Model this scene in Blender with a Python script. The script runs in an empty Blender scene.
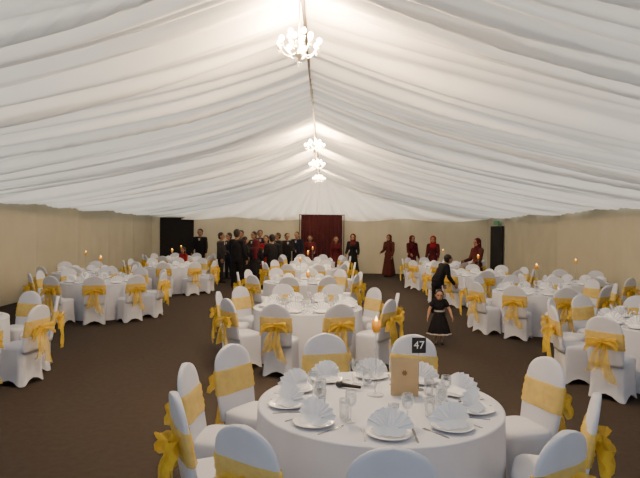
import bpy, bmesh, math, random
from mathutils import Vector, Matrix, noise
random.seed(7)
S = bpy.context.scene
C = S.collection
PI = math.pi
sin, cos, rad = math.sin, math.cos, math.radians

# ------------------------------------------------------------------ camera
FPX = 560.0
CAMZ = 1.92
CX = 325.0
Fw = Vector((-5 / FPX, 1.0, -9 / FPX)).normalized()
R0 = Fw.cross(Vector((0, 0, 1))).normalized()
U0 = R0.cross(Fw).normalized()
roll = 0.010
Rr = R0 * cos(roll) + U0 * sin(roll)
Uu = U0 * cos(roll) - R0 * sin(roll)
cd = bpy.data.cameras.new('camera')
cam = bpy.data.objects.new('camera', cd)
C.objects.link(cam)
M = Matrix((Rr, Uu, -Fw)).transposed().to_4x4()
M.translation = Vector((0, 0, CAMZ))
cam.matrix_world = M
cd.sensor_width = 36
cd.lens = FPX / 640 * 36
cd.clip_end = 200
S.camera = cam

# ------------------------------------------------------------------ materials
def mat(name, col, rough=0.7, var=0.08, scale=12.0, metal=0.0, trans=0.0, bump=0.0, sheen=0.0, spec=0.3, sheer=0.0):
    m = bpy.data.materials.new(name)
    m.use_nodes = True
    nt = m.node_tree
    b = nt.nodes['Principled BSDF']
    out = nt.nodes['Material Output']
    tc = nt.nodes.new('ShaderNodeTexCoord')
    nz = nt.nodes.new('ShaderNodeTexNoise')
    nz.inputs['Scale'].default_value = scale
    nz.inputs['Detail'].default_value = 4
    nt.links.new(tc.outputs['Object'], nz.inputs['Vector'])
    rp = nt.nodes.new('ShaderNodeValToRGB')
    rp.color_ramp.elements[0].position = 0.3
    rp.color_ramp.elements[1].position = 0.7
    rp.color_ramp.elements[0].color = [max(0, c * (1 - var)) for c in col] + [1]
    rp.color_ramp.elements[1].color = [min(1, c * (1 + var)) for c in col] + [1]
    nt.links.new(nz.outputs['Fac'], rp.inputs['Fac'])
    nt.links.new(rp.outputs['Color'], b.inputs['Base Color'])
    b.inputs['Roughness'].default_value = rough
    b.inputs['Metallic'].default_value = metal
    b.inputs['Specular IOR Level'].default_value = spec
    if sheen:
        b.inputs['Sheen Weight'].default_value = sheen
    if bump:
        bp = nt.nodes.new('ShaderNodeBump')
        bp.inputs['Strength'].default_value = bump
        bp.inputs['Distance'].default_value = 0.01
        nt.links.new(nz.outputs['Fac'], bp.inputs['Height'])
        nt.links.new(bp.outputs['Normal'], b.inputs['Normal'])
    last = b.outputs['BSDF']
    if trans:
        tr = nt.nodes.new('ShaderNodeBsdfTranslucent')
        nt.links.new(rp.outputs['Color'], tr.inputs['Color'])
        mx = nt.nodes.new('ShaderNodeMixShader')
        mx.inputs['Fac'].default_value = trans
        nt.links.new(last, mx.inputs[1])
        nt.links.new(tr.outputs['BSDF'], mx.inputs[2])
        last = mx.outputs['Shader']
    if sheer:
        tp = nt.nodes.new('ShaderNodeBsdfTransparent')
        mx2 = nt.nodes.new('ShaderNodeMixShader')
        mx2.inputs['Fac'].default_value = sheer
        nt.links.new(last, mx2.inputs[1])
        nt.links.new(tp.outputs['BSDF'], mx2.inputs[2])
        last = mx2.outputs['Shader']
    nt.links.new(last, out.inputs['Surface'])
    return m

def emit(name, col, strength):
    m = bpy.data.materials.new(name)
    m.use_nodes = True
    nt = m.node_tree
    b = nt.nodes['Principled BSDF']
    b.inputs['Base Color'].default_value = (*col, 1)
    b.inputs['Emission Color'].default_value = (*col, 1)
    b.inputs['Emission Strength'].default_value = strength
    return m

def glass(name, col, clear=0.80):
    """thin clear glass: mostly see-through with a sharp sheen that grows towards the rim"""
    m = bpy.data.materials.new(name)
    m.use_nodes = True
    nt = m.node_tree
    out = nt.nodes['Material Output']
    tp = nt.nodes.new('ShaderNodeBsdfTransparent')
    tp.inputs['Color'].default_value = (*col, 1)
    b = nt.nodes['Principled BSDF']
    b.inputs['Base Color'].default_value = (*col, 1)
    b.inputs['Roughness'].default_value = 0.06
    lw = nt.nodes.new('ShaderNodeLayerWeight')
    lw.inputs['Blend'].default_value = 1 - clear
    mx = nt.nodes.new('ShaderNodeMixShader')
    nt.links.new(lw.outputs['Facing'], mx.inputs['Fac'])
    nt.links.new(tp.outputs['BSDF'], mx.inputs[1])
    nt.links.new(b.outputs['BSDF'], mx.inputs[2])
    nt.links.new(mx.outputs['Shader'], out.inputs['Surface'])
    return m

MT = dict(
    ceil=mat('ceiling_lining', (0.95, 0.91, 0.84), 0.9, 0.02, 2.0, trans=0.24, spec=0.05),
    wall=mat('wall_lining', (0.46, 0.415, 0.30), 0.9, 0.04, 2.0, trans=0.06, spec=0.05),
    carpet=mat('carpet', (0.042, 0.035, 0.032), 0.95, 0.10, 14.0, bump=0.1, spec=0.05),
    rail=mat('ridge_rail', (0.06, 0.05, 0.042), 0.7, 0.1),
    dark=mat('dark_opening', (0.012, 0.011, 0.012), 0.8, 0.2),
    maroon=mat('maroon_cloth', (0.045, 0.007, 0.011), 0.85, 0.15),
    cloth=mat('table_linen', (0.60, 0.62, 0.71), 0.85, 0.03, 6.0, spec=0.1),
    cover=mat('chair_cover_fabric', (0.58, 0.60, 0.69), 0.8, 0.03, 8.0, spec=0.15),
    sash=mat('gold_organza', (0.95, 0.64, 0.07), 0.6, 0.12, 18.0, trans=0.35, sheer=0.42, spec=0.15),
    napkin=mat('napkin_linen', (0.86, 0.87, 0.92), 0.85, 0.01),
    china=mat('white_china', (0.76, 0.76, 0.79), 0.2, 0.01, spec=0.5),
    steel=mat('cutlery_steel', (0.36, 0.36, 0.37), 0.25, 0.03, metal=1.0),
    clear=glass('clear_glass', (0.93, 0.94, 0.95), 0.66),
    amber=mat('amber_glass', (0.80, 0.50, 0.08), 0.2, 0.1, trans=0.5, sheer=0.25),
    wood=mat('table_ply', (0.35, 0.23, 0.12), 0.6, 0.2),
    card=mat('beige_card', (0.48, 0.34, 0.185), 0.8, 0.05),
    brown=mat('brown_print', (0.22, 0.13, 0.06), 0.8, 0.05),
    black=mat('black_plastic', (0.012, 0.012, 0.014), 0.5, 0.1),
    white=mat('white_print', (0.80, 0.80, 0.80), 0.6, 0.01),
    grille=mat('microphone_mesh', (0.05, 0.05, 0.055), 0.35, 0.3, 300, metal=0.6),
    chrome=mat('chandelier_metal', (0.80, 0.70, 0.52), 0.3, 0.05, metal=0.4),
    crystal=glass('chandelier_crystal', (0.98, 0.97, 0.95), 0.5),
    bulb=emit('lit_bulb', (1.0, 0.76, 0.44), 90),
    flame=emit('candle_flame', (1.0, 0.60, 0.15), 10),
    wax=mat('candle_wax', (0.85, 0.72, 0.45), 0.5, 0.03),
    skin=mat('skin', (0.27, 0.145, 0.09), 0.55, 0.06, 20),
    skin2=mat('skin_light', (0.36, 0.20, 0.13), 0.55, 0.06, 20),
    hair=mat('black_hair', (0.012, 0.010, 0.009), 0.5, 0.3, 40),
    eye=mat('eye_dark', (0.015, 0.010, 0.008), 0.2, 0.1),
    suit=mat('black_suiting', (0.011, 0.011, 0.014), 0.8, 0.2, spec=0.1),
    grey=mat('charcoal_suiting', (0.022, 0.022, 0.026), 0.8, 0.2, spec=0.1),
    navy=mat('navy_suiting', (0.011, 0.013, 0.026), 0.8, 0.2, spec=0.1),
    red=mat('red_dress_cloth', (0.22, 0.012, 0.018), 0.8, 0.15, spec=0.1),
    wine=mat('maroon_dress_cloth', (0.065, 0.010, 0.015), 0.8, 0.15, spec=0.1),
    rust=mat('brown_red_cloth', (0.070, 0.020, 0.017), 0.8, 0.15, spec=0.1),
    pale=mat('pale_cloth', (0.42, 0.39, 0.38), 0.8, 0.05),
    green=emit('exit_green', (0.05, 0.28, 0.12), 0.10),
)

# ------------------------------------------------------------------ mesh helpers
def mk(name, vf, m, parent=None, smooth=True, recalc=True, loc=None):
    V, F = vf
    me = bpy.data.meshes.new(name)
    me.from_pydata([tuple(v) for v in V], [], F)
    if recalc:
        bm = bmesh.new()
        bm.from_mesh(me)
        bmesh.ops.recalc_face_normals(bm, faces=bm.faces)
        bm.to_mesh(me)
        bm.free()
    if smooth:
        me.polygons.foreach_set('use_smooth', [True] * len(me.polygons))
    me.materials.append(m)
    o = bpy.data.objects.new(name, me)
    C.objects.link(o)
    if parent:
        o.parent = parent
    if loc:
        o.location = loc
    return o

def join(*vfs):
    V, F = [], []
    for v, f in vfs:
        n = len(V)
        V += list(v)
        F += [tuple(i + n for i in q) for q in f]
    return V, F

def xf(vf, mtx):
    return [mtx @ Vector(v) for v in vf[0]], vf[1]

def mv(vf, x, y, z, rz=0.0):
    return xf(vf, Matrix.Translation((x, y, z)) @ Matrix.Rotation(rz, 4, 'Z'))

def loft(rings, cap0=True, cap1=True, closed=True):
    V, F = [], []
    n = len(rings[0])
    m = len(rings)
    for r in rings:
        V += list(r)
    for i in range(m - 1):
        for j in range(n if closed else n - 1):
            a = i * n + j
            b = i * n + (j + 1) % n
            F.append((a, b, b + n, a + n))
    if cap0:
        F.append(tuple(reversed(range(n))))
    if cap1:
        F.append(tuple(range((m - 1) * n, m * n)))
    return V, F

def lathe(prof, n=32, cap0=True, cap1=True):
    return loft([[(r * cos(2 * PI * j / n), r * sin(2 * PI * j / n), z) for j in range(n)] for r, z in prof], cap0, cap1)

def frame(d):
    d = d.normalized()
    a = Vector((0, 0, 1)) if abs(d.z) < 0.9 else Vector((1, 0, 0))
    u = d.cross(a).normalized()
    return u, d.cross(u).normalized()

def tube(pts, radii, n=8):
    pts = [Vector(p) for p in pts]
    if not isinstance(radii, (list, tuple)):
        radii = [radii] * len(pts)
    rings = []
    u0, v0 = frame(pts[1] - pts[0])
    for i, p in enumerate(pts):
        d = (pts[min(i + 1, len(pts) - 1)] - pts[max(i - 1, 0)]).normalized()
        u = (u0 - d * u0.dot(d)).normalized()
        v = d.cross(u)
        u0 = u
        rings.append([p + (u * cos(2 * PI * j / n) + v * sin(2 * PI * j / n)) * radii[i] for j in range(n)])
    return loft(rings)

def capsule(p0, r0, p1, r1, n=12):
    p0, p1 = Vector(p0), Vector(p1)
    d = (p1 - p0)
    d = d.normalized() if d.length > 1e-6 else Vector((0, 0, 1))
    u, v = frame(d)
    rings = []
    for a in (-80, -55, -28, 0):
        c = p0 + d * r0 * sin(rad(a))
        rings.append([c + (u * cos(2 * PI * j / n) + v * sin(2 * PI * j / n)) * r0 * cos(rad(a)) for j in range(n)])
    for a in (0, 28, 55, 80):
        c = p1 + d * r1 * sin(rad(a))
        rings.append([c + (u * cos(2 * PI * j / n) + v * sin(2 * PI * j / n)) * r1 * cos(rad(a)) for j in range(n)])
    return loft(rings)

def ell(c, rx, ry, rz, n=16, m=10):
    rings = []
    for i in range(m + 1):
        a = -PI / 2 * 0.97 + PI * 0.97 * i / m
        rings.append([(c[0] + rx * cos(a) * cos(2 * PI * j / n), c[1] + ry * cos(a) * sin(2 * PI * j / n), c[2] + rz * sin(a)) for j in range(n)])
    return loft(rings)

def box(x0, x1, y0, y1, z0, z1):
    V = [(x, y, z) for z in (z0, z1) for x, y in ((x0, y0), (x1, y0), (x1, y1), (x0, y1))]
    return V, [(3, 2, 1, 0), (4, 5, 6, 7), (0, 1, 5, 4), (1, 2, 6, 5), (2, 3, 7, 6), (3, 0, 4, 7)]

def prism(outline, z0, z1):
    n = len(outline)
    return loft([[(x, y, z0) for x, y in outline], [(x, y, z1) for x, y in outline]])

def empty(name, loc=(0, 0, 0), rz=0.0):
    o = bpy.data.objects.new(name, None)
    o.empty_display_size = 0.1
    C.objects.link(o)
    o.location = loc
    o.rotation_euler = (0, 0, rz)
    return o

def tag(o, label, cat, group=None):
    o['label'] = label
    o['category'] = cat
    if group:
        o['group'] = group
    elif 'group' in o:
        del o['group']
    return o

def struct(o, label=None):
    o['kind'] = 'structure'
    if label:
        o['label'] = label
    return o

def dup(o, loc, rz, parent=None):
    c = o.copy()
    C.objects.link(c)
    if parent is None:
        c.location = loc
        c.rotation_euler = (0, 0, rz)
    else:
        c.parent = parent
    for ch in o.children:
        dup(ch, None, None, c)
    return c

class Stamp:
    """first use moves the model itself, later uses copy it"""
    def __init__(self, o):
        self.o, self.used = o, False
    def put(self, loc, rz, label, cat, group):
        if not self.used:
            self.used = True
            o = self.o
            o.location = loc
            o.rotation_euler = (0, 0, rz)
        else:
            o = dup(self.o, loc, rz)
        return tag(o, label, cat, group)

# ------------------------------------------------------------------ setting
XR = -0.27          # ridge line
W = 7.5
XL, XRT = XR - W, XR + W
HE, HR = 2.56, 4.42
Y0, Y1 = -3.0, 25.0

struct(mk('floor', ([(XL - .6, Y0 - 1, 0), (XRT + .6, Y0 - 1, 0), (XRT + .6, Y1 + .6, 0), (XL - .6, Y1 + .6, 0)], [(0, 1, 2, 3)]), MT['carpet']))

def crease(v):
    # hanging gathers: rounded bellies pointing down with sharp creases between them
    return 1 - 2 * min(1.0, abs(v) * 2.4)

def zc(u, y, side):
    base = HR + (HE - HR) * u
    sag = 0.29 * 4 * u * (1 - u) * (1 - 0.40 * u)
    s = 11.3 * side
    wob = 0.36 * noise.noise(Vector((y * 0.5, u * 1.1, s + 2)))
    # gathers pull together towards the ridge at every roof frame, and spread lower down
    b = 5.0
    ph = (y / b) % 1.0
    fan = 0.36 * sin(2 * PI * ph) / (2 * PI) * b * (1 - u) * 0.9
    # the lining is hung slightly skew, so its pleats come forward as they run down
    yy = y + 0.55 * u + wob * u * (1 - u) * 2.0 + fan
    n1 = noise.noise(Vector((yy * 0.9, u * 0.6, s)))
    n2 = crease(noise.noise(Vector((yy * 1.9, u * 0.45, s + 5))))
    # close regular gathers, about three to the metre, each a little different
    pl = yy * 3.0 + 0.9 * noise.noise(Vector((yy * 0.8, u * 0.7, s + 9)))
    n3 = 1 - 2 * abs(sin(PI * pl)) ** .8
    n3 *= 0.75 + 0.6 * noise.noise(Vector((yy * 1.7, u * 1.2, s + 21)))
    n4 = noise.noise(Vector((yy * 11.0, u * 0.8, s + 14)))
    env = (0.50 + 0.50 * min(1, u * 4)) * (1 - 0.80 * max(0, (u - .82) / .18) ** 1.5)
    hang = 0.07 * sin(PI * ph) * u ** 4
    return base - sag - hang + env * (0.13 * n1 - 0.115 * n2 + 0.080 * n3 + 0.020 * n4)

ny, nu = 1150, 28
for side, nm in ((-1, 'ceiling'), (1, 'ceiling')):
    rows = []
    for i in range(ny + 1):
        y = Y0 + (Y1 - Y0) * i / ny
        rows.append([(XR + side * (0.015 + (W + 0.02 - 0.015) * k / nu), y, zc(k / nu, y, side)) for k in range(nu + 1)])
    struct(mk(nm, loft(rows, False, False, closed=False), MT['ceil'], recalc=False))

# ridge rail along the top of the roof
struct(mk('trim_1', box(XR - .018, XR + .018, Y0, Y1 - .05, HR - .03, HR + .06), MT['rail'], smooth=False))

def side_wall(name, x, sgn):
    rows = []
    n = 560
    for i in range(n + 1):
        y = Y0 + (Y1 - Y0) * i / n
        row = []
        for k in range(9):
            z = -0.0 + (HE + 0.10) * k / 8
            d = (0.05 * noise.noise(Vector((y * 1.6, z * 0.15, sgn * 3))) + 0.012 * noise.noise(Vector((y * 4.5, z * 0.2, sgn * 7)))) * (1 - .6 * k / 8)
            d += 0.07 * abs(sin(PI * y / 2.5)) ** .5 - .06
            row.append((x + sgn * (0.04 + d), y, z))
        rows.append(row)
    struct(mk(name, loft(rows, False, False, closed=False), MT['wall'], recalc=False))
side_wall('wall_left', XL, -1)
side_wall('wall_right', XRT, 1)

rows = []
n = 300
for i in range(n + 1):
    x = XL - .05 + (2 * W + .1) * i / n
    rows.append([(x, Y1 + 0.04 * noise.noise(Vector((x * 2, z_ * .2, 4))) + 0.012 * noise.noise(Vector((x * 6, z_ * .2, 8))), z_) for z_ in (0, .6, 1.2, 1.8, HE)])
struct(mk('wall_back', loft(rows, False, False, closed=False), MT['wall'], recalc=False))
# pleated gable lining fanning out of the ridge
rows = []
n = 520
for i in range(n + 1):
    x = XL - .02 + (2 * W + .04) * i / n
    u = min(1, abs(x - XR) / W)
    zt = zc(u, Y1, -1 if x < XR else 1) + 0.05
    zb = HE - .10 - .14 * abs(sin(PI * (x - XR) / 3.75)) ** 1.3
    row = []
    for k in range(15):
        z = zb + (zt - zb) * k / 14
        a = math.atan2(x - XR, HR + .25 - z)
        rr = math.hypot(x - XR, HR + .25 - z)
        row.append((x, Y1 - .20 + 0.12 * sin(a * 34 + 3 * noise.noise(Vector((a * 6, 0, 0)))) * min(1, rr * .5), z))
    rows.append(row)
struct(mk('wall_gable', loft(rows, False, False, closed=False), MT['ceil'], recalc=False))

# dark doorways
d1 = struct(mk('door_1', box(-7.35, -5.85, Y1 - .14, Y1 - .08, 0, 2.42), MT['dark'], smooth=False))
d2 = struct(mk('door_2', box(XRT - .10, XRT - .04, 22.6, 24.2, 0, 2.15), MT['dark'], smooth=False))
ex = mk('exit_sign', box(XRT - .12, XRT - .06, 23.1, 23.7, 2.2, 2.36), MT['green'], smooth=False)
tag(ex, 'small dim green sign above the dark doorway in the right wall', 'sign')

# maroon backdrop curtain at the far end
bc = empty('backdrop_curtain', (-0.15, 24.4, 0))
tag(bc, 'dark maroon curtain hung on a pole at the far end wall', 'curtain')
rows = []
for i in range(121):
    x = -0.9 + 1.8 * i / 120
    rows.append([(x, 0.035 * sin(x * 38 + noise.noise(Vector((x * 4, 0, 1))) * 2) * (0.5 + 0.5 * (1 - z / 2.6)), z) for z in (0.02, .7, 1.4, 2.1, 2.56)])
mk('curtain_panel', loft(rows, False, False, closed=False), MT['maroon'], bc, recalc=False)
mk('pole', tube([(-1.0, 0.05, 2.58), (1.0, 0.05, 2.58)], .02), MT['rail'], bc)
for s in (-1, 1):
    mk('post', tube([(s * .97, .07, 0), (s * .97, .07, 2.58)], .02), MT['rail'], bc)

# ------------------------------------------------------------------ chair
def back_c(z):
    return -0.195 - (z - 0.47) * 0.17
def back_w(z):
    if z < 0.80:
        return 0.195 + 0.018 * sin(min(1, max(0, (z - .42) / .4)) * PI * 0.8)
    t = min(1, (z - .80) / .172)
    return 0.2055 * math.sqrt(max(0.0, 1 - t ** 2.3))
def back_ring(z, off=0.0, n=40, rip=0.0, ph=0.0):
    w, t = back_w(z) + off, (0.032 - 0.010 * max(0, (z - .5) / .47)) + off
    c = back_c(z)
    out = []
    for j in range(n):
        a = 2 * PI * j / n
        e = 0.55
        x = w * math.copysign(abs(cos(a)) ** e, cos(a))
        y = t * math.copysign(abs(sin(a)) ** 0.8, sin(a))
        k = 1 + rip * sin(a * 7 + ph)
        out.append((x, c + y * k, z))
    return out

def build_chair():
    t = empty('banquet_chair')
    # seat cover with skirt to the floor
    n = 72
    rings = []
    spec = [(.05, .492), (.6, .492), (.88, .486), (.98, .470), (1.0, .44), (1.0, .36), (1.005, .25), (1.02, .14), (1.05, .06), (1.09, .0)]
    for s, z in spec:
        ring = []
        for j in range(n):
            a = 2 * PI * j / n
            ca, sa = cos(a), sin(a)
            e = 0.42
            x = .205 * math.copysign(abs(ca) ** e, ca)
            y = .190 * math.copysign(abs(sa) ** e, sa)
            low = max(0, (.44 - z) / .44)
            corner = abs(sin(2 * a))
            pinch = 1 - 0.10 * low * (1 - corner)
            f = 1 + 0.018 * low * sin(9 * a + 1.3)
            zz = z
            if z < .10:
                zz = z + 0.075 * (1 - corner) ** 1.5 * (1 - z / .10) + .003
            ring.append((x * s * pinch * f, y * s * pinch * f, zz))
        rings.append(ring)
    mk('seat_cover', loft(rings, True, False), MT['cover'], t)
    zs = [.40, .44, .5, .56, .62, .68, .74, .79, .83, .87, .90, .925, .945, .96, .968, .9715]
    mk('back_cover', loft([back_ring(z) for z in zs]), MT['cover'], t)
    sz = [.60, .615, .64, .665, .69, .715, .74, .77, .795]
    sash = mk('sash', loft([back_ring(z, .006 + .005 * (i % 2), 40, .13, i * 1.4) for i, z in enumerate(sz)], False, False), MT['sash'], t)
    zk = .69
    yk = back_c(zk) - .055
    mk('knot', ell((0, yk, zk), .03, .026, .04, 12, 8), MT['sash'], sash)
    for s in (-1, 1):
        rows = []
        for i in range(17):
            q = i / 16
            h = .014 + .056 * sin(PI * q) ** 0.8
            x = s * .172 * sin(PI * q) ** 0.7
            y = yk - .004 - .060 * sin(PI * q) * (1 if q < .5 else 0.35) - (.02 * cos(PI * q))
            zc_ = zk + (.006 + .022 * s) * sin(PI * q) - .050 * sin(PI * q) ** 3
            rows.append([(x * (1 - .10 * v), y + .018 * sin(v * 5 + 3 * q + s), zc_ + h * v) for v in (-1, -.6, -.2, .2, .6, 1)])
        mk('bow_loop', loft(rows, False, False, closed=False), MT['sash'], sash, recalc=False)
        rows = []
        for i in range(15):
            q = i / 14
            hw = .016 + .060 * q ** 0.7
            cx_ = s * (.02 + .075 * q + .014 * sin(q * 7 + s))
            y = yk - .008 - .02 * sin(PI * q) - .035 * q
            rows.append([(cx_ + hw * v, y + .022 * sin(v * 4 + 4 * q + s), zk - .02 - (.37 + .05 * s) * q - .03 * q * v * s) for v in (-1, -.6, -.2, .2, .6, 1)])
        mk('sash_tail', loft(rows, False, False, closed=False), MT['sash'], sash, recalc=False)
    return t
chair = Stamp(build_chair())

# ------------------------------------------------------------------ table things
TR = 0.82
def build_table():
    t = empty('banquet_table')
    mk('tabletop', lathe([(TR, .722), (TR, .744)], 64), MT['wood'], t)
    for sx in (-1, 1):
        for sy in (-1, 1):
            mk('leg', tube([(sx * .42, sy * .42, .722), (sx * .45, sy * .45, 0.0)], .016), MT['steel'], t)
    return t
table = Stamp(build_table())

def build_cloth(seed):
    n = 168
    rings = [[(r * cos(2 * PI * j / n), r * sin(2 * PI * j / n), .748) for j in range(n)] for r in (.02, .3, .6, TR - .012)]
    for z, q in ((.7465, 0.0), (.740, .02), (.72, .06), (.66, .14), (.55, .3), (.42, .48), (.28, .68), (.14, .86), (.012, 1.0)):
        ring = []
        for j in range(n):
            a = 2 * PI * j / n
            v = Vector((cos(a), sin(a), 0))
            f = noise.noise(v * 4.2 + Vector((0, 0, seed))) + .6 * noise.noise(v * 8.5 + Vector((0, 0, seed + 4)))
            r = TR + .004 + .012 * q + .034 * q ** .8 * f
            ring.append((r * cos(a), r * sin(a), z))
        rings.append(ring)
    return mk('tablecloth', loft(rings, True, False), MT['cloth'])
cloths = [Stamp(build_cloth(s)) for s in (1.3, 7.7, 15.1)]

plate = Stamp(mk('dinner_plate', lathe([(.001, .004), (.07, .003), (.078, .0), (.084, .004), (.10, .009), (.128, .018), (.130, .020), (.127, .0215), (.10, .014), (.082, .009), (.001, .008)], 40), MT['china']))

def build_napkin():
    n = 18
    def fan(rr_list, y0, bow, lo, hi, hgt):
        rows = []
        for rr, amp in rr_list:
            row = []
            for i in range(n + 1):
                a = rad(lo) + rad(hi - lo) * i / n
                up_ = i % 2
                y = amp * (1 if up_ else -1)
                r2 = rr * (1.0 if up_ else .98)
                x = r2 * cos(a)
                row.append((x, y0 + y + bow * x * x + .22 * rr, .016 + r2 * sin(a) * hgt))
            rows.append(row)
        return loft(rows, False, False, closed=False)
    t = empty('fan_napkin')
    mk('fan', fan(((.010, .002), (.05, .006), (.10, .010), (.140, .013)), .0, .4, 8, 172, .92), MT['napkin'], t, smooth=False, recalc=False)
    # folded band lying in front of the fan, a shallow gathered wedge that holds it upright
    rows = []
    for q in range(7):
        v = q / 6
        rows.append([(x_ * (.110 - .045 * v), .006 - .060 * v + .004 * sin(x_ * 9), .006 + .036 * (1 - v) * (1 - .55 * x_ * x_)) for x_ in [k / 8 - 1 for k in range(17)]])
    mk('folded_band', loft(rows, False, False, closed=False), MT['napkin'], t, recalc=False)
    return t
napkin = Stamp(build_napkin())

wine = Stamp(mk('wine_glass', lathe([(.001, .0), (.034, .0), (.035, .002), (.012, .005), (.0045, .010), (.0038, .05), (.0045, .085), (.012, .092), (.028, .105), (.037, .128), (.036, .155), (.031, .186), (.0298, .186), (.0345, .155), (.0355, .130), (.027, .108), (.010, .097), (.001, .095)], 28), MT['clear']))
tumbler = Stamp(mk('water_tumbler', lathe([(.001, 0), (.028, 0), (.030, .004), (.033, .06), (.036, .115), (.0345, .115), (.0315, .06), (.0285, .010), (.001, .008)], 28), MT['clear']))

def build_fork():
    o = [(-.005, -.10), (.005, -.10), (.006, -.06), (.003, .0), (.003, .035), (.011, .05), (.012, .095), (.009, .098), (.0085, .062), (.0065, .06), (.005, .097), (.002, .097), (.0015, .06), (-.0015, .06), (-.002, .097), (-.005, .097), (-.0065, .06), (-.0085, .062), (-.009, .098), (-.012, .095), (-.011, .05), (-.003, .035), (-.003, .0), (-.006, -.06)]
    return mk('fork', prism(o, 0, .003), MT['steel'], smooth=False)
def build_knife():
    o = [(-.006, -.11), (.006, -.11), (.0075, -.06), (.005, -.01), (.010, .0), (.011, .06), (.008, .10), (-.003, .115), (-.005, .06), (-.005, 0), (-.005, -.01), (-.0075, -.06)]
    return mk('table_knife', prism(o, 0, .003), MT['steel'], smooth=False)
fork, knife = Stamp(build_fork()), Stamp(build_knife())

def build_candle():
    t = empty('candle_stand')
    mk('base', lathe([(.001, 0), (.06, 0), (.062, .006), (.03, .014), (.012, .024), (.001, .026)], 28), MT['clear'], t)
    mk('stem', lathe([(.008, .022), (.007, .08), (.012, .10), (.007, .12), (.0065, .30), (.012, .32), (.007, .34), (.007, .44)], 16), MT['clear'], t)
    mk('cup', lathe([(.004, .44), (.018, .446), (.029, .468), (.033, .495), (.031, .535), (.028, .535), (.030, .495), (.025, .470), (.015, .453), (.004, .450)], 24), MT['amber'], t)
    c = mk('candle', lathe([(.015, .456), (.016, .500), (.013, .504), (.002, .503)], 16), MT['wax'], t)
    mk('flame', lathe([(.001, .505), (.008, .515), (.011, .530), (.007, .548), (.001, .566)], 12), MT['flame'], c)
    return t
candle = Stamp(build_candle())

# ------------------------------------------------------------------ tables, chairs and settings
ORD = ['nearest', 'second nearest', 'third nearest', 'fourth nearest', 'fifth nearest', 'sixth nearest', 'seventh nearest']
def pxof(x, y):
    return CX + FPX * x / max(y, .3)
def places(cx, cy, items):
    """items: (key, x, y) -> key: phrase saying side and rank by distance from the camera"""
    out = {}
    for s, w in ((-1, 'left'), (1, 'right')):
        grp = sorted([it for it in items if (it[1] - cx >= 0) == (s > 0)], key=lambda it: it[2])
        for i, it in enumerate(grp):
            out[it[0]] = '%s on the %s side of ' % (ORD[i], w)
    return out

even = lambda st: [(st + 36 * k) % 360 for k in range(10)]
T1C = (0.38, 3.82)
TABLES = [
    (T1C[0], T1C[1], 'the front table', [236, 267, 304, 337, 18, 71, 106, 146, 176, 206], [226, 270, 308, 344, 18, 54, 90, 124, 156, 190], {1: .02, 2: .03, 3: -.025, 4: .03}),
    (-0.25, 8.50, 'the second middle table', even(254), even(254), {}),
    (-0.55, 12.6, 'the third middle table', even(262), even(262), {}),
    (-0.50, 16.6, 'the fourth middle table', even(247), even(247), {}),
    (-0.45, 20.5, 'the fifth middle table', even(255), even(255), {}),
    (-4.88, 6.95, 'the nearest left table', even(319), even(319), {0: .30, 1: .05}),
    (-4.90, 12.2, 'the second left table', even(250), even(250), {}),
    (-4.65, 17.0, 'the third left table', even(240), even(240), {}),
    (-5.30, 20.6, 'the fourth left table', even(258), even(258), {}),
    (4.35, 7.25, 'the nearest right table', even(180), even(180), {0: .03, 1: .12}),
    (4.15, 11.0, 'the second right table', even(234), even(234), {}),
    (4.10, 15.0, 'the third right table', even(262), even(262), {}),
    (4.00, 19.0, 'the fourth right table', even(250), even(250), {}),
    (-6.30, 14.70, 'the left wall table', even(246), even(246), {}),
    (5.85, 13.1, 'the right wall table', even(262), even(262), {}),
]
BUSY = [(0.175, 4.13, .15), (0.70, 4.12, .09), (0.37, 3.97, .11), (0.575, 3.99, .15)]   # spots taken by the things standing on the front table
def free(x, y):
    return all(math.hypot(x - a, y - b) > r for a, b, r in BUSY)
SEATS = []
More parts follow.
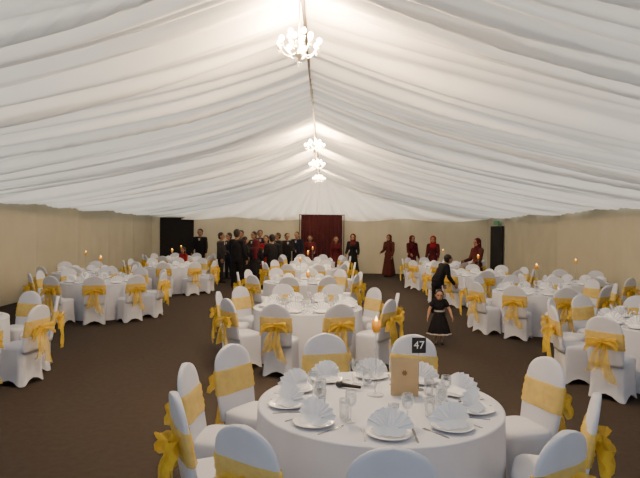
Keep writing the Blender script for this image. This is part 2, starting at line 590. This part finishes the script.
for ti, (cx, cy, nm, ca, sa, extra) in enumerate(TABLES):
    table.put((cx, cy, 0), 0, 'round banquet table under its white cloth, ' + nm, 'table', 'round banquet tables')
    cloths[ti % 3].put((cx, cy, 0), ti * 1.1, 'white floor-length tablecloth draped over ' + nm, 'tablecloth', 'white tablecloths')
    candle.put((cx - (.01 if ti == 0 else 0), cy + (.15 if ti == 0 else 0), .7485), 0, 'tall glass candle stand with amber cup in the middle of ' + nm, 'candle holder', 'table candles')
    # chairs
    its = []
    for k, a in enumerate(ca):
        R = 1.085 + extra.get(k, random.uniform(-.01, .05 if ti < 13 else .0))
        x, y = cx + R * cos(rad(a)), cy + R * sin(rad(a))
        if ti >= 13 and (any(math.hypot(x - a_, y - b_) < .78 for a_, b_ in SEATS) or not -7.2 < x < 6.72):
            continue
        if -45 < pxof(x, y) < 690:
            its.append((k, x, y, a))
    SEATS += [(x, y) for k, x, y, a in its]
    ph = places(cx, cy, its)
    for k, x, y, a in its:
        jit = 0 if ti == 0 else random.uniform(-7, 7)
        chair.put((x, y, 0), rad(a + 90 + jit), 'white chair with yellow sash, ' + ph[k] + nm, 'chair', 'chairs around ' + nm)
    # settings
    its = []
    for k, a in enumerate(sa):
        x, y = cx + .63 * cos(rad(a)), cy + .63 * sin(rad(a))
        if -15 < pxof(x, y) < 655:
            its.append((k, x, y, a))
    ph = places(cx, cy, its)
    for k, x, y, a in its:
        rz = rad(a + 90)
        where = ph[k] + nm
        plate.put((x, y, .7485), 0, 'round white plate, ' + where, 'plate', 'plates on ' + nm)
        wr = (a + 90 + 90) % 180 - 90
        napkin.put((x, y, .7575), rad(wr * .55) + random.uniform(-.25, .25), 'white fan napkin, ' + where, 'napkin', 'napkins on ' + nm)
        c, s = cos(rz), sin(rz)
        if ti in (0, 1, 5, 6, 9, 10):
            gx, gy = x + c * .13 - s * .19, y + s * .13 + c * .19
            if free(gx, gy):
                wine.put((gx, gy, .7485), 0, 'clear wine glass, ' + where, 'glass', 'wine glasses on ' + nm)
        if ti in (0, 1):
            gx, gy = x + c * .05 - s * .22, y + s * .05 + c * .22
            if free(gx, gy):
                tumbler.put((gx, gy, .7485), 0, 'clear water tumbler, ' + where, 'glass', 'water tumblers on ' + nm)
        if ti in (0, 1, 9):
            fork.put((x - c * .146, y - s * .146, .7485), rz, 'steel fork, ' + where, 'fork', 'forks on ' + nm)
            knife.put((x + c * .146, y + s * .146, .7485), rz, 'steel knife, ' + where, 'knife', 'knives on ' + nm)

# ------------------------------------------------------------------ things on the front table
sg = empty('table_number_stand', (0.70, 4.12, .7485), rad(4))
tag(sg, 'black table number sign on a thin stand on the front table', 'table number')
mk('base', lathe([(.001, 0), (.04, 0), (.04, .005), (.006, .009), (.001, .009)], 24), MT['steel'], sg)
mk('rod', tube([(0, 0, .006), (0, 0, .28)], .0035), MT['steel'], sg)
cdm = mk('number_card', box(-.052, .052, -.004, .002, .272, .387), MT['black'], sg, smooth=False)
fc = bpy.data.curves.new('number_text', 'FONT')
fc.body = '47'
fc.size = .080
fc.align_x = 'CENTER'
fc.align_y = 'CENTER'
fc.extrude = .0006
fo = bpy.data.objects.new('number_text_curve', fc)
C.objects.link(fo)
bpy.context.view_layer.update()
tm = bpy.data.meshes.new_from_object(fo.evaluated_get(bpy.context.evaluated_depsgraph_get()))
bpy.data.objects.remove(fo)
tm.materials.clear()
tm.materials.append(MT['white'])
to = bpy.data.objects.new('number_text', tm)
C.objects.link(to)
to.parent = cdm
to.location = (0, -.005, .330)
to.rotation_euler = (PI / 2, 0, 0)

mc = empty('menu_card', (0.575, 3.96, .7485), rad(-6))
tag(mc, 'large beige folded card standing on the front table beside the number sign', 'menu card')
MH = .265
fl = xf(box(-.098, .098, 0, .002, 0, MH), Matrix.Rotation(rad(-7), 4, 'X'))
bl = xf(box(-.098, .098, -.002, 0, 0, MH), Matrix.Translation((0, .065, 0)) @ Matrix.Rotation(rad(7), 4, 'X'))
f_ = mk('front_leaf', fl, MT['card'], mc, smooth=False)
mk('back_leaf', bl, MT['card'], mc, smooth=False)
em = prism([(0.024 * cos(2 * PI * k / 16) * (1 if k % 2 else .6), 0.024 * sin(2 * PI * k / 16) * (1 if k % 2 else .6)) for k in range(16)], 0, .001)
em = xf(em, Matrix.Rotation(rad(-7), 4, 'X') @ Matrix.Translation((0, -.0005, .16)) @ Matrix.Rotation(PI / 2, 4, 'X'))
mk('emblem', em, MT['brown'], f_, smooth=False)

mi = empty('microphone', (0.175, 4.13, .7485 + .024), rad(-28))
tag(mi, 'black handheld microphone lying on the front table', 'microphone')
ax = Matrix.Rotation(PI / 2, 4, 'Y')
mk('body', xf(lathe([(.010, .11), (.012, .105), (.0135, .04), (.017, -.03), (.019, -.04)], 20), ax), MT['black'], mi)
mk('grille', xf(lathe([(.019, -.04), (.024, -.052), (.0245, -.066), (.021, -.082), (.012, -.092), (.001, -.094)], 20), ax), MT['grille'], mi)

# ------------------------------------------------------------------ chandeliers
def build_chandelier():
    t = empty('chandelier')
    K = Matrix.Diagonal((.82, .82, .62, 1))
    def ck(name, vf, m, p):
        return mk(name, xf(vf, K), m, p)
    ck('chain', tube([(0, 0, .98), (0, 0, .28)], .008), MT['chrome'], t)
    ck('column', lathe([(.004, .29), (.02, .27), (.012, .24), (.035, .19), (.05, .14), (.02, .10), (.03, .05), (.06, .0), (.05, -.05), (.015, -.08), (.02, -.11), (.002, -.14)], 20), MT['chrome'], t)
    ck('crystal_drop', ell((0, 0, -.18), .03, .03, .04, 10, 8), MT['crystal'], t)
    for ring, (nA, RR, z0) in enumerate(((8, .27, .02), (5, .15, .16))):
        for k in range(nA):
            a = 2 * PI * k / nA + ring * .3
            ca, sa_ = cos(a), sin(a)
            pts = []
            for i in range(11):
                q = i / 10
                r = .03 + (RR - .03) * q
                z = z0 - .075 * sin(PI * q * 1.15) + .05 * q * q
                pts.append((r * ca, r * sa_, z))
            ze = pts[-1][2]
            arm = ck('arm', tube(pts, .007), MT['chrome'], t)
            ck('candle_sleeve', mv(lathe([(.026, 0), (.028, .008), (.010, .012), (.010, .045)], 12), RR * ca, RR * sa_, ze), MT['wax'], arm)
            ck('bulb', mv(lathe([(.010, .045), (.028, .065), (.037, .095), (.026, .132), (.002, .155)], 12), RR * ca, RR * sa_, ze), MT['bulb'], arm)
            ck('crystal', mv(lathe([(.001, -.085), (.014, -.060), (.011, -.035), (.002, -.005)], 8), RR * ca, RR * sa_, ze), MT['crystal'], arm)
    return t
ch = Stamp(build_chandelier())
CH = [(6.1, 'nearest and largest lit chandelier hanging from the ridge', 900), (13.4, 'second nearest lit chandelier hanging from the ridge', 600),
      (17.2, 'third nearest lit chandelier hanging from the ridge', 420), (22.0, 'farthest lit chandelier hanging from the ridge before the gable', 230)]
for y, lab, pw in CH:
    ch.put((XR - .03 if y < 7 else XR, y, 3.83), y, lab, 'chandelier', 'chandeliers along the ridge')
    ld = bpy.data.lights.new('chandelier_light', 'POINT')
    ld.energy = pw
    ld.color = (1.0, .68, .37)
    ld.shadow_soft_size = .12
    lo = bpy.data.objects.new('chandelier_light', ld)
    C.objects.link(lo)
    lo.location = (XR, y, 3.94)

# ------------------------------------------------------------------ people
def remesh(name, vf, voxel, m, parent=None, it=4):
    o = mk('tmp', vf, m)
    md = o.modifiers.new('r', 'REMESH')
    md.mode = 'VOXEL'
    md.voxel_size = voxel
    sm = o.modifiers.new('s', 'SMOOTH')
    sm.factor = .5
    sm.iterations = it
    bpy.context.view_layer.update()
    me = bpy.data.meshes.new_from_object(o.evaluated_get(bpy.context.evaluated_depsgraph_get()))
    bpy.data.objects.remove(o)
    me.polygons.foreach_set('use_smooth', [True] * len(me.polygons))
    me.name = name
    me.materials.clear()
    me.materials.append(m)
    r = bpy.data.objects.new(name, me)
    C.objects.link(r)
    if parent:
        r.parent = parent
    return r

def person(x, y, face, H, label, kind, main, skin='skin', second=None, lean=0, arms=((8, 10, 15), (8, 10, 15)), hair='short', step=.03, scarf=None, child=False):
    """face: heading in degrees, 0 looks away from the camera (+Y), 180 looks at it"""
    pel = Vector((0, 0, .53))
    ll = rad(lean)
    def up(p):
        q = Vector(p) - pel
        return pel + Vector((q.x, q.y * cos(ll) + q.z * sin(ll), q.z * cos(ll) - q.y * sin(ll)))
    fem = kind != 'suit'
    shw = .098 if fem else .112
    hs = 1.42 if child else 1.10           # children have larger heads
    hz = .922 if not child else .900
    headc = up((0, .012, hz))
    sc = lambda v: Vector(v) * H
    parts = []
    P = lambda p0, r0, p1, r1: capsule(sc(p0), r0 * H, sc(p1), r1 * H)
    E = lambda c, a, b, d: ell(sc(c), a * H, b * H, d * H)
    # torso, neck and head
    parts += [P((-.035, 0, .525), .062, (.035, 0, .525), .062), P((0, 0, .55), .068, up((0, 0, .64)), .064),
              P(up((-.03, 0, .70)), .066, up((.03, 0, .70)), .066), P(up((0, 0, .62)), .066, up((0, 0, .74)), .07),
              P(up((-shw + .03, -.005, .795)), .036, up((shw - .03, -.005, .795)), .036), P(up((0, -.008, .80)), .036, up((0, .0, .875)), .031)]
    h = hs
    parts += [E(headc + Vector((0, -.006, .012)) * h, .050 * h, .058 * h, .056 * h), E(headc + Vector((0, .010, -.026)) * h, .038 * h, .044 * h, .042 * h)]
    parts += [P(headc + Vector((0, .052, .004)) * h, .006 * h, headc + Vector((0, .062, -.016)) * h, .0095 * h),
              P(headc + Vector((-.012, .048, -.038)) * h, .006 * h, headc + Vector((.012, .048, -.038)) * h, .006 * h),
              P(headc + Vector((-.024, .046, .016)) * h, .008 * h, headc + Vector((.024, .046, .016)) * h, .008 * h)]
    for s in (-1, 1):
        parts.append(E(headc + Vector((s * .051, -.004, -.006)) * h, .007 * h, .012 * h, .018 * h))
    # legs
    legs = []
    for s in (-1, 1):
        st = step * s
        hip, kn, an = Vector((s * .048, 0, .51)), Vector((s * .052, st * .6 + .008, .285)), Vector((s * .055, st - .006, .045))
        legs.append((hip, kn, an))
        parts += [P(hip, .054, kn, .034), P(kn, .034, kn * .55 + an * .45 + Vector((0, -.008, 0)), .030), P(kn * .55 + an * .45 + Vector((0, -.008, 0)), .030, an, .020),
                  P(an + Vector((0, -.012, -.022)), .022, an + Vector((s * .008, .085, -.028)), .016)]
    # arms and hands
    armj = []
    for s, (f1, o1, f2) in zip((-1, 1), arms):
        sh = up((s * shw, -.006, .79))
        d1 = Vector((s * sin(rad(o1)), sin(rad(f1)) * cos(rad(o1)), -cos(rad(f1)) * cos(rad(o1))))
        el = sh + d1 * .172
        f = f1 + f2
        o2 = o1 * .5
        d2 = Vector((s * sin(rad(o2)), sin(rad(f)) * cos(rad(o2)), -cos(rad(f)) * cos(rad(o2)))).normalized()
        wr = el + d2 * .148
        armj.append((sh, el, wr, d2))
        parts += [P(sh, .034, el, .026), P(el, .027, el * .6 + wr * .4, .025), P(el * .6 + wr * .4, .025, wr, .016)]
        nn = Vector((-s, 0, 0))
        nn = (nn - d2 * nn.dot(d2)).normalized()
        ww = d2.cross(nn) * (1 if d2.cross(nn).y + d2.cross(nn).z * .5 > 0 else -1)
        pe = wr + d2 * .048
        for i, ln in zip((-1.5, -.5, .5, 1.5), (.036, .044, .047, .042)):
            b0 = wr + d2 * .012 + ww * .006 * i
            b1 = pe + ww * .0125 * i
            parts.append(P(b0, .0085, b1, .0075))
            m1 = b1 + (d2 * .93 + nn * .3 + ww * .06 * i).normalized() * ln * .55
            m2 = m1 + (d2 * .75 + nn * .65 + ww * .05 * i).normalized() * ln * .45
            parts += [P(b1, .0058, m1, .0052), P(m1, .0052, m2, .0045)]
        t0 = wr + d2 * .014 + ww * .010
        t1 = t0 + (d2 * .6 + ww * .8).normalized() * .026
        t2 = t1 + (d2 * .85 + ww * .35 + nn * .3).normalized() * .024
        parts += [P(t0, .008, t1, .007), P(t1, .0068, t2, .0055)]
    vx = max(.0040, .0044 * H)
    body = remesh('person', join(*parts), vx, MT[skin], it=3)
    body.location = (x, y, 0)
    body.rotation_euler = (0, 0, rad(face))
    tag(body, label, 'person')
    for s in (-1, 1):
        mk('eye', E(headc + Vector((s * .020, .049, .003)) * h, .0075 * h, .005 * h, .0055 * h), MT['eye'], body)
    cv = .0085 * H
    # hair or scarf
    cap_ = [E(headc + Vector((0, -.015, .020)) * h, .056 * h, .060 * h, .058 * h), E(headc + Vector((0, -.028, -.01)) * h, .048 * h, .042 * h, .05 * h)]
    if scarf:
        cap_ += [E(headc + Vector((0, -.014, .014)) * h, .062 * h, .062 * h, .064 * h), P(headc + Vector((0, -.022, -.02)) * h, .056 * h, up((0, -.012, .80)), .066),
                 P(up((-.05, -.01, .785)), .054, up((.05, -.01, .785)), .054),
                 E(up((0, .02, .765)), .075, .064, .058), P(up((0, -.05, .80)), .056, up((.01, -.06, .62)), .046)]
        remesh('headscarf', join(*cap_), cv, MT[scarf], body)
    else:
        if hair == 'long':
            cap_ += [P(headc + Vector((0, -.035, -.01)) * h, .046 * h, up((0, -.045, .74)), .034)]
            for s in (-1, 1):
                cap_.append(P(headc + Vector((s * .042, -.012, .01)) * h, .018 * h, up((s * .05, -.02, .80)), .016))
        remesh('hair', join(*cap_), cv * .8, MT['hair'], body)
    # clothing
    tor = [P((-.035, 0, .53), .072, (.035, 0, .53), .072), P((0, 0, .55), .078, up((0, 0, .64)), .073),
           P(up((-.03, 0, .70)), .075, up((.03, 0, .70)), .075), P(up((0, 0, .62)), .075, up((0, 0, .745)), .078),
           P(up((-shw + .03, -.005, .79)), .046, up((shw - .03, -.005, .79)), .046)]
    if fem and not child:
        for s in (-1, 1):
            tor.append(E(up((s * .038, .055, .715)), .036, .034, .036))
    slv = []
    for sh, el, wr, d2 in armj:
        slv += [P(sh, .044, el, .035)] if not child else [P(sh, .046, sh * .5 + el * .5, .044)]
        if not child:
            slv += [P(el, .036, wr - d2 * .012, .026)]
    if kind == 'suit':
        for s in (-1, 1):           # straight-sided jacket
            tor.append(P((s * .038, 0, .46), .072, up((s * .036, 0, .72)), .070))
        remesh('jacket', join(*(tor + slv)), cv, MT[main], body)
        tr = []
        for hip, kn, an in legs:
            tr += [P(hip + Vector((0, 0, .01)), .062, kn, .045), P(kn, .045, an + Vector((0, 0, .0)), .036)]
        remesh('trousers', join(*tr), cv, MT[second or main], body)
        mk('shirt', xf(prism([(-.022 * H, 0), (.022 * H, 0), (.004 * H, -.09 * H), (-.004 * H, -.09 * H)], 0, .004 * H), Matrix.Translation(sc(up((0, .074, .800)))) @ Matrix.Rotation(PI / 2 - ll, 4, 'X')), MT['pale'], body, smooth=False)
    else:
        z1, rb = (.035, .155) if not child else (.19, .20)
        n = 48
        rg = []
        for i in range(9):
            q = i / 8
            z = .63 - (.63 - z1) * q
            r = .066 + (rb - .066) * (q ** .8)
            rg.append([((r * (1 + .07 * q * sin(9 * 2 * PI * j / n))) * cos(2 * PI * j / n) * 1.05 * H, (r * (1 + .07 * q * sin(9 * 2 * PI * j / n))) * sin(2 * PI * j / n) * .92 * H, z * H) for j in range(n)])
        remesh('dress', join(*(tor + slv + [loft(rg)])), cv, MT[main], body)
        if child:
            hem = []
            for r_, z in ((rb * 1.015, z1 + .003), (rb * 1.025, z1 + .012), (rb * .995, z1 + .026)):
                hem.append([((r_ * (1 + .07 * sin(9 * 2 * PI * j / n))) * cos(2 * PI * j / n) * 1.05 * H, (r_ * (1 + .07 * sin(9 * 2 * PI * j / n))) * sin(2 * PI * j / n) * .92 * H, z * H) for j in range(n)])
            mk('hem_trim', loft(hem, False, False), MT['pale'], body)
            mk('waist_band', loft([[(r_ * cos(2 * PI * j / n) * 1.05 * H, r_ * sin(2 * PI * j / n) * H, z * H) for j in range(n)] for r_, z in ((.090, .602), (.093, .615), (.090, .630))], False, False), MT['pale'], body)
        elif second:
            mk('shawl', tube([sc(up((-.09, .01, .80))), sc(up((-.03, .085, .72))), sc(up((.05, .09, .62))), sc((.085, .05, .52))], [.02 * H, .026 * H, .026 * H, .022 * H], 10), MT[second], body)
    for hip, kn, an in legs:
        s = 1 if an.x > 0 else -1
        remesh('shoe', join(P(an + Vector((0, -.014, -.020)), .0245, an + Vector((s * .008, .088, -.0255)), .019)), .006 * H, MT['black'], body, 2)
    return body

def pp(px, d):
    return (px - CX) / FPX * d, d
PEOPLE = [
 # px, distance, heading, height, label, kind, main, options
 (440, 9.5, 172, .93, 'small girl in a black dress with pale trim standing alone in the aisle', 'girl', 'suit', dict(skin='skin2', arms=((6, 30, 25), (6, 26, 20)), hair='long', child=True, step=.02)),
 (437, 13.1, -75, 1.46, 'person in a dark suit bending forward beside the right-hand tables', 'suit', 'suit', dict(lean=30, arms=((2, 6, 20), (8, 6, 30)))),
 (477, 17.0, 120, 1.72, 'woman in brown-red gown and maroon headscarf between the two farthest right tables', 'gown', 'rust', dict(scarf='wine', arms=((20, 8, 50), (15, 8, 60)))),
 (433, 21.3, 160, 1.74, 'woman in maroon gown and red headscarf standing behind the farthest right table', 'gown', 'wine', dict(scarf='red', arms=((10, 8, 40), (10, 8, 30)))),
 (389, 23.4, 150, 1.76, 'woman in brown-red gown and headscarf alone in the far right aisle', 'gown', 'rust', dict(scarf='rust', arms=((12, 8, 20), (10, 8, 60)))),
 (412, 22.4, -160, 1.74, 'woman in maroon gown and maroon headscarf left of the red-headscarved woman', 'gown', 'wine', dict(scarf='wine', arms=((8, 8, 20), (18, 8, 50)))),
 (353, 22.6, 170, 1.78, 'woman in black gown and maroon headscarf right of the maroon curtain', 'gown', 'suit', dict(scarf='wine', arms=((12, 10, 40), (10, 10, 50)))),
 (336, 23.2, 185, 1.66, 'woman in maroon gown standing before the right end of the maroon curtain', 'gown', 'wine', dict(hair='long')),
 (310, 23.3, 175, 1.70, 'woman in maroon gown standing before the left end of the maroon curtain', 'gown', 'wine', dict(hair='long', arms=((15, 8, 60), (8, 10, 20)))),
 (297, 23.2, 160, 1.84, 'man in navy suit standing just left of the maroon curtain', 'suit', 'navy', {}),
 (287, 22.7, -160, 1.78, 'man in black suit, second to the left from the maroon curtain', 'suit', 'suit', dict(arms=((10, 8, 70), (8, 8, 20)))),
 (278, 22.0, 120, 1.80, 'man in charcoal suit, third to the left from the maroon curtain', 'suit', 'grey', dict(arms=((10, 8, 30), (8, 8, 40)))),
 (272, 18.7, 30, 1.76, 'man in black suit seen from behind, right of the red-gowned woman', 'suit', 'suit', dict(arms=((10, 8, 30), (8, 8, 50)))),
 (266, 19.7, 165, 1.72, 'woman in red gown with a pale shawl in the far group', 'gown', 'red', dict(hair='long', second='pale', arms=((20, 6, 40), (8, 8, 20)))),
 (260, 22.6, 190, 1.90, 'tall man in navy suit at the back of the far group', 'suit', 'navy', {}),
 (256, 17.8, -15, 1.62, 'woman in maroon headscarf seen from behind, right of the tall man in black', 'gown', 'suit', dict(scarf='wine', arms=((10, 6, 30), (8, 6, 20)))),
 (254, 21.1, 140, 1.84, 'man in charcoal suit just left of the red-gowned woman', 'suit', 'grey', dict(arms=((10, 8, 20), (15, 8, 60)))),
 (245, 20.2, -70, 1.66, 'woman in black gown with long dark hair in the middle of the far group', 'gown', 'suit', dict(hair='long', arms=((10, 8, 50), (15, 8, 60)))),
 (241, 22.7, 170, 1.88, 'man in black suit at the back left of the far group', 'suit', 'suit', {}),
 (237, 18.2, -25, 1.92, 'tall man in black suit seen from behind, nearest of the far group', 'suit', 'suit', dict(arms=((8, 8, 30), (8, 8, 10)))),
 (229, 21.6, 130, 1.78, 'man in navy suit turned toward the tall man in black', 'suit', 'navy', dict(arms=((8, 10, 60), (8, 10, 20)))),
 (221, 20.0, -100, 1.80, 'man in charcoal suit turned sideways at the left edge of the far group', 'suit', 'grey', dict(arms=((10, 10, 50), (5, 10, 15)))),
 (200, 22.9, 175, 1.92, 'man in black suit standing behind the farthest left table', 'suit', 'suit', {}),
 (183, 18.8, 150, 1.30, 'child in red dress with long dark hair behind the third left table', 'gown', 'red', dict(hair='long', arms=((8, 6, 20), (10, 6, 30)))),
]
for px_, d_, fc_, h_, lab, kind, main, opt in PEOPLE:
    x, y = pp(px_, d_)
    person(x, y, fc_, h_, lab, kind, main, **opt)

# ------------------------------------------------------------------ daylight
w = bpy.data.worlds.new('world')
S.world = w
w.use_nodes = True
bg = w.node_tree.nodes['Background']
bg.inputs['Color'].default_value = (0.80, 0.89, 1.0, 1)
bg.inputs['Strength'].default_value = 1.25
# sun added beyond the far gable to brighten the lining and rake its pleats
sd = bpy.data.lights.new('sun', 'SUN')
sd.energy = 5.0
sd.angle = rad(12)
sd.color = (1.0, .92, .77)
so = bpy.data.objects.new('sun', sd)
C.objects.link(so)
so.rotation_euler = Vector((0.12, -0.80, -0.60)).to_track_quat('-Z', 'Y').to_euler()
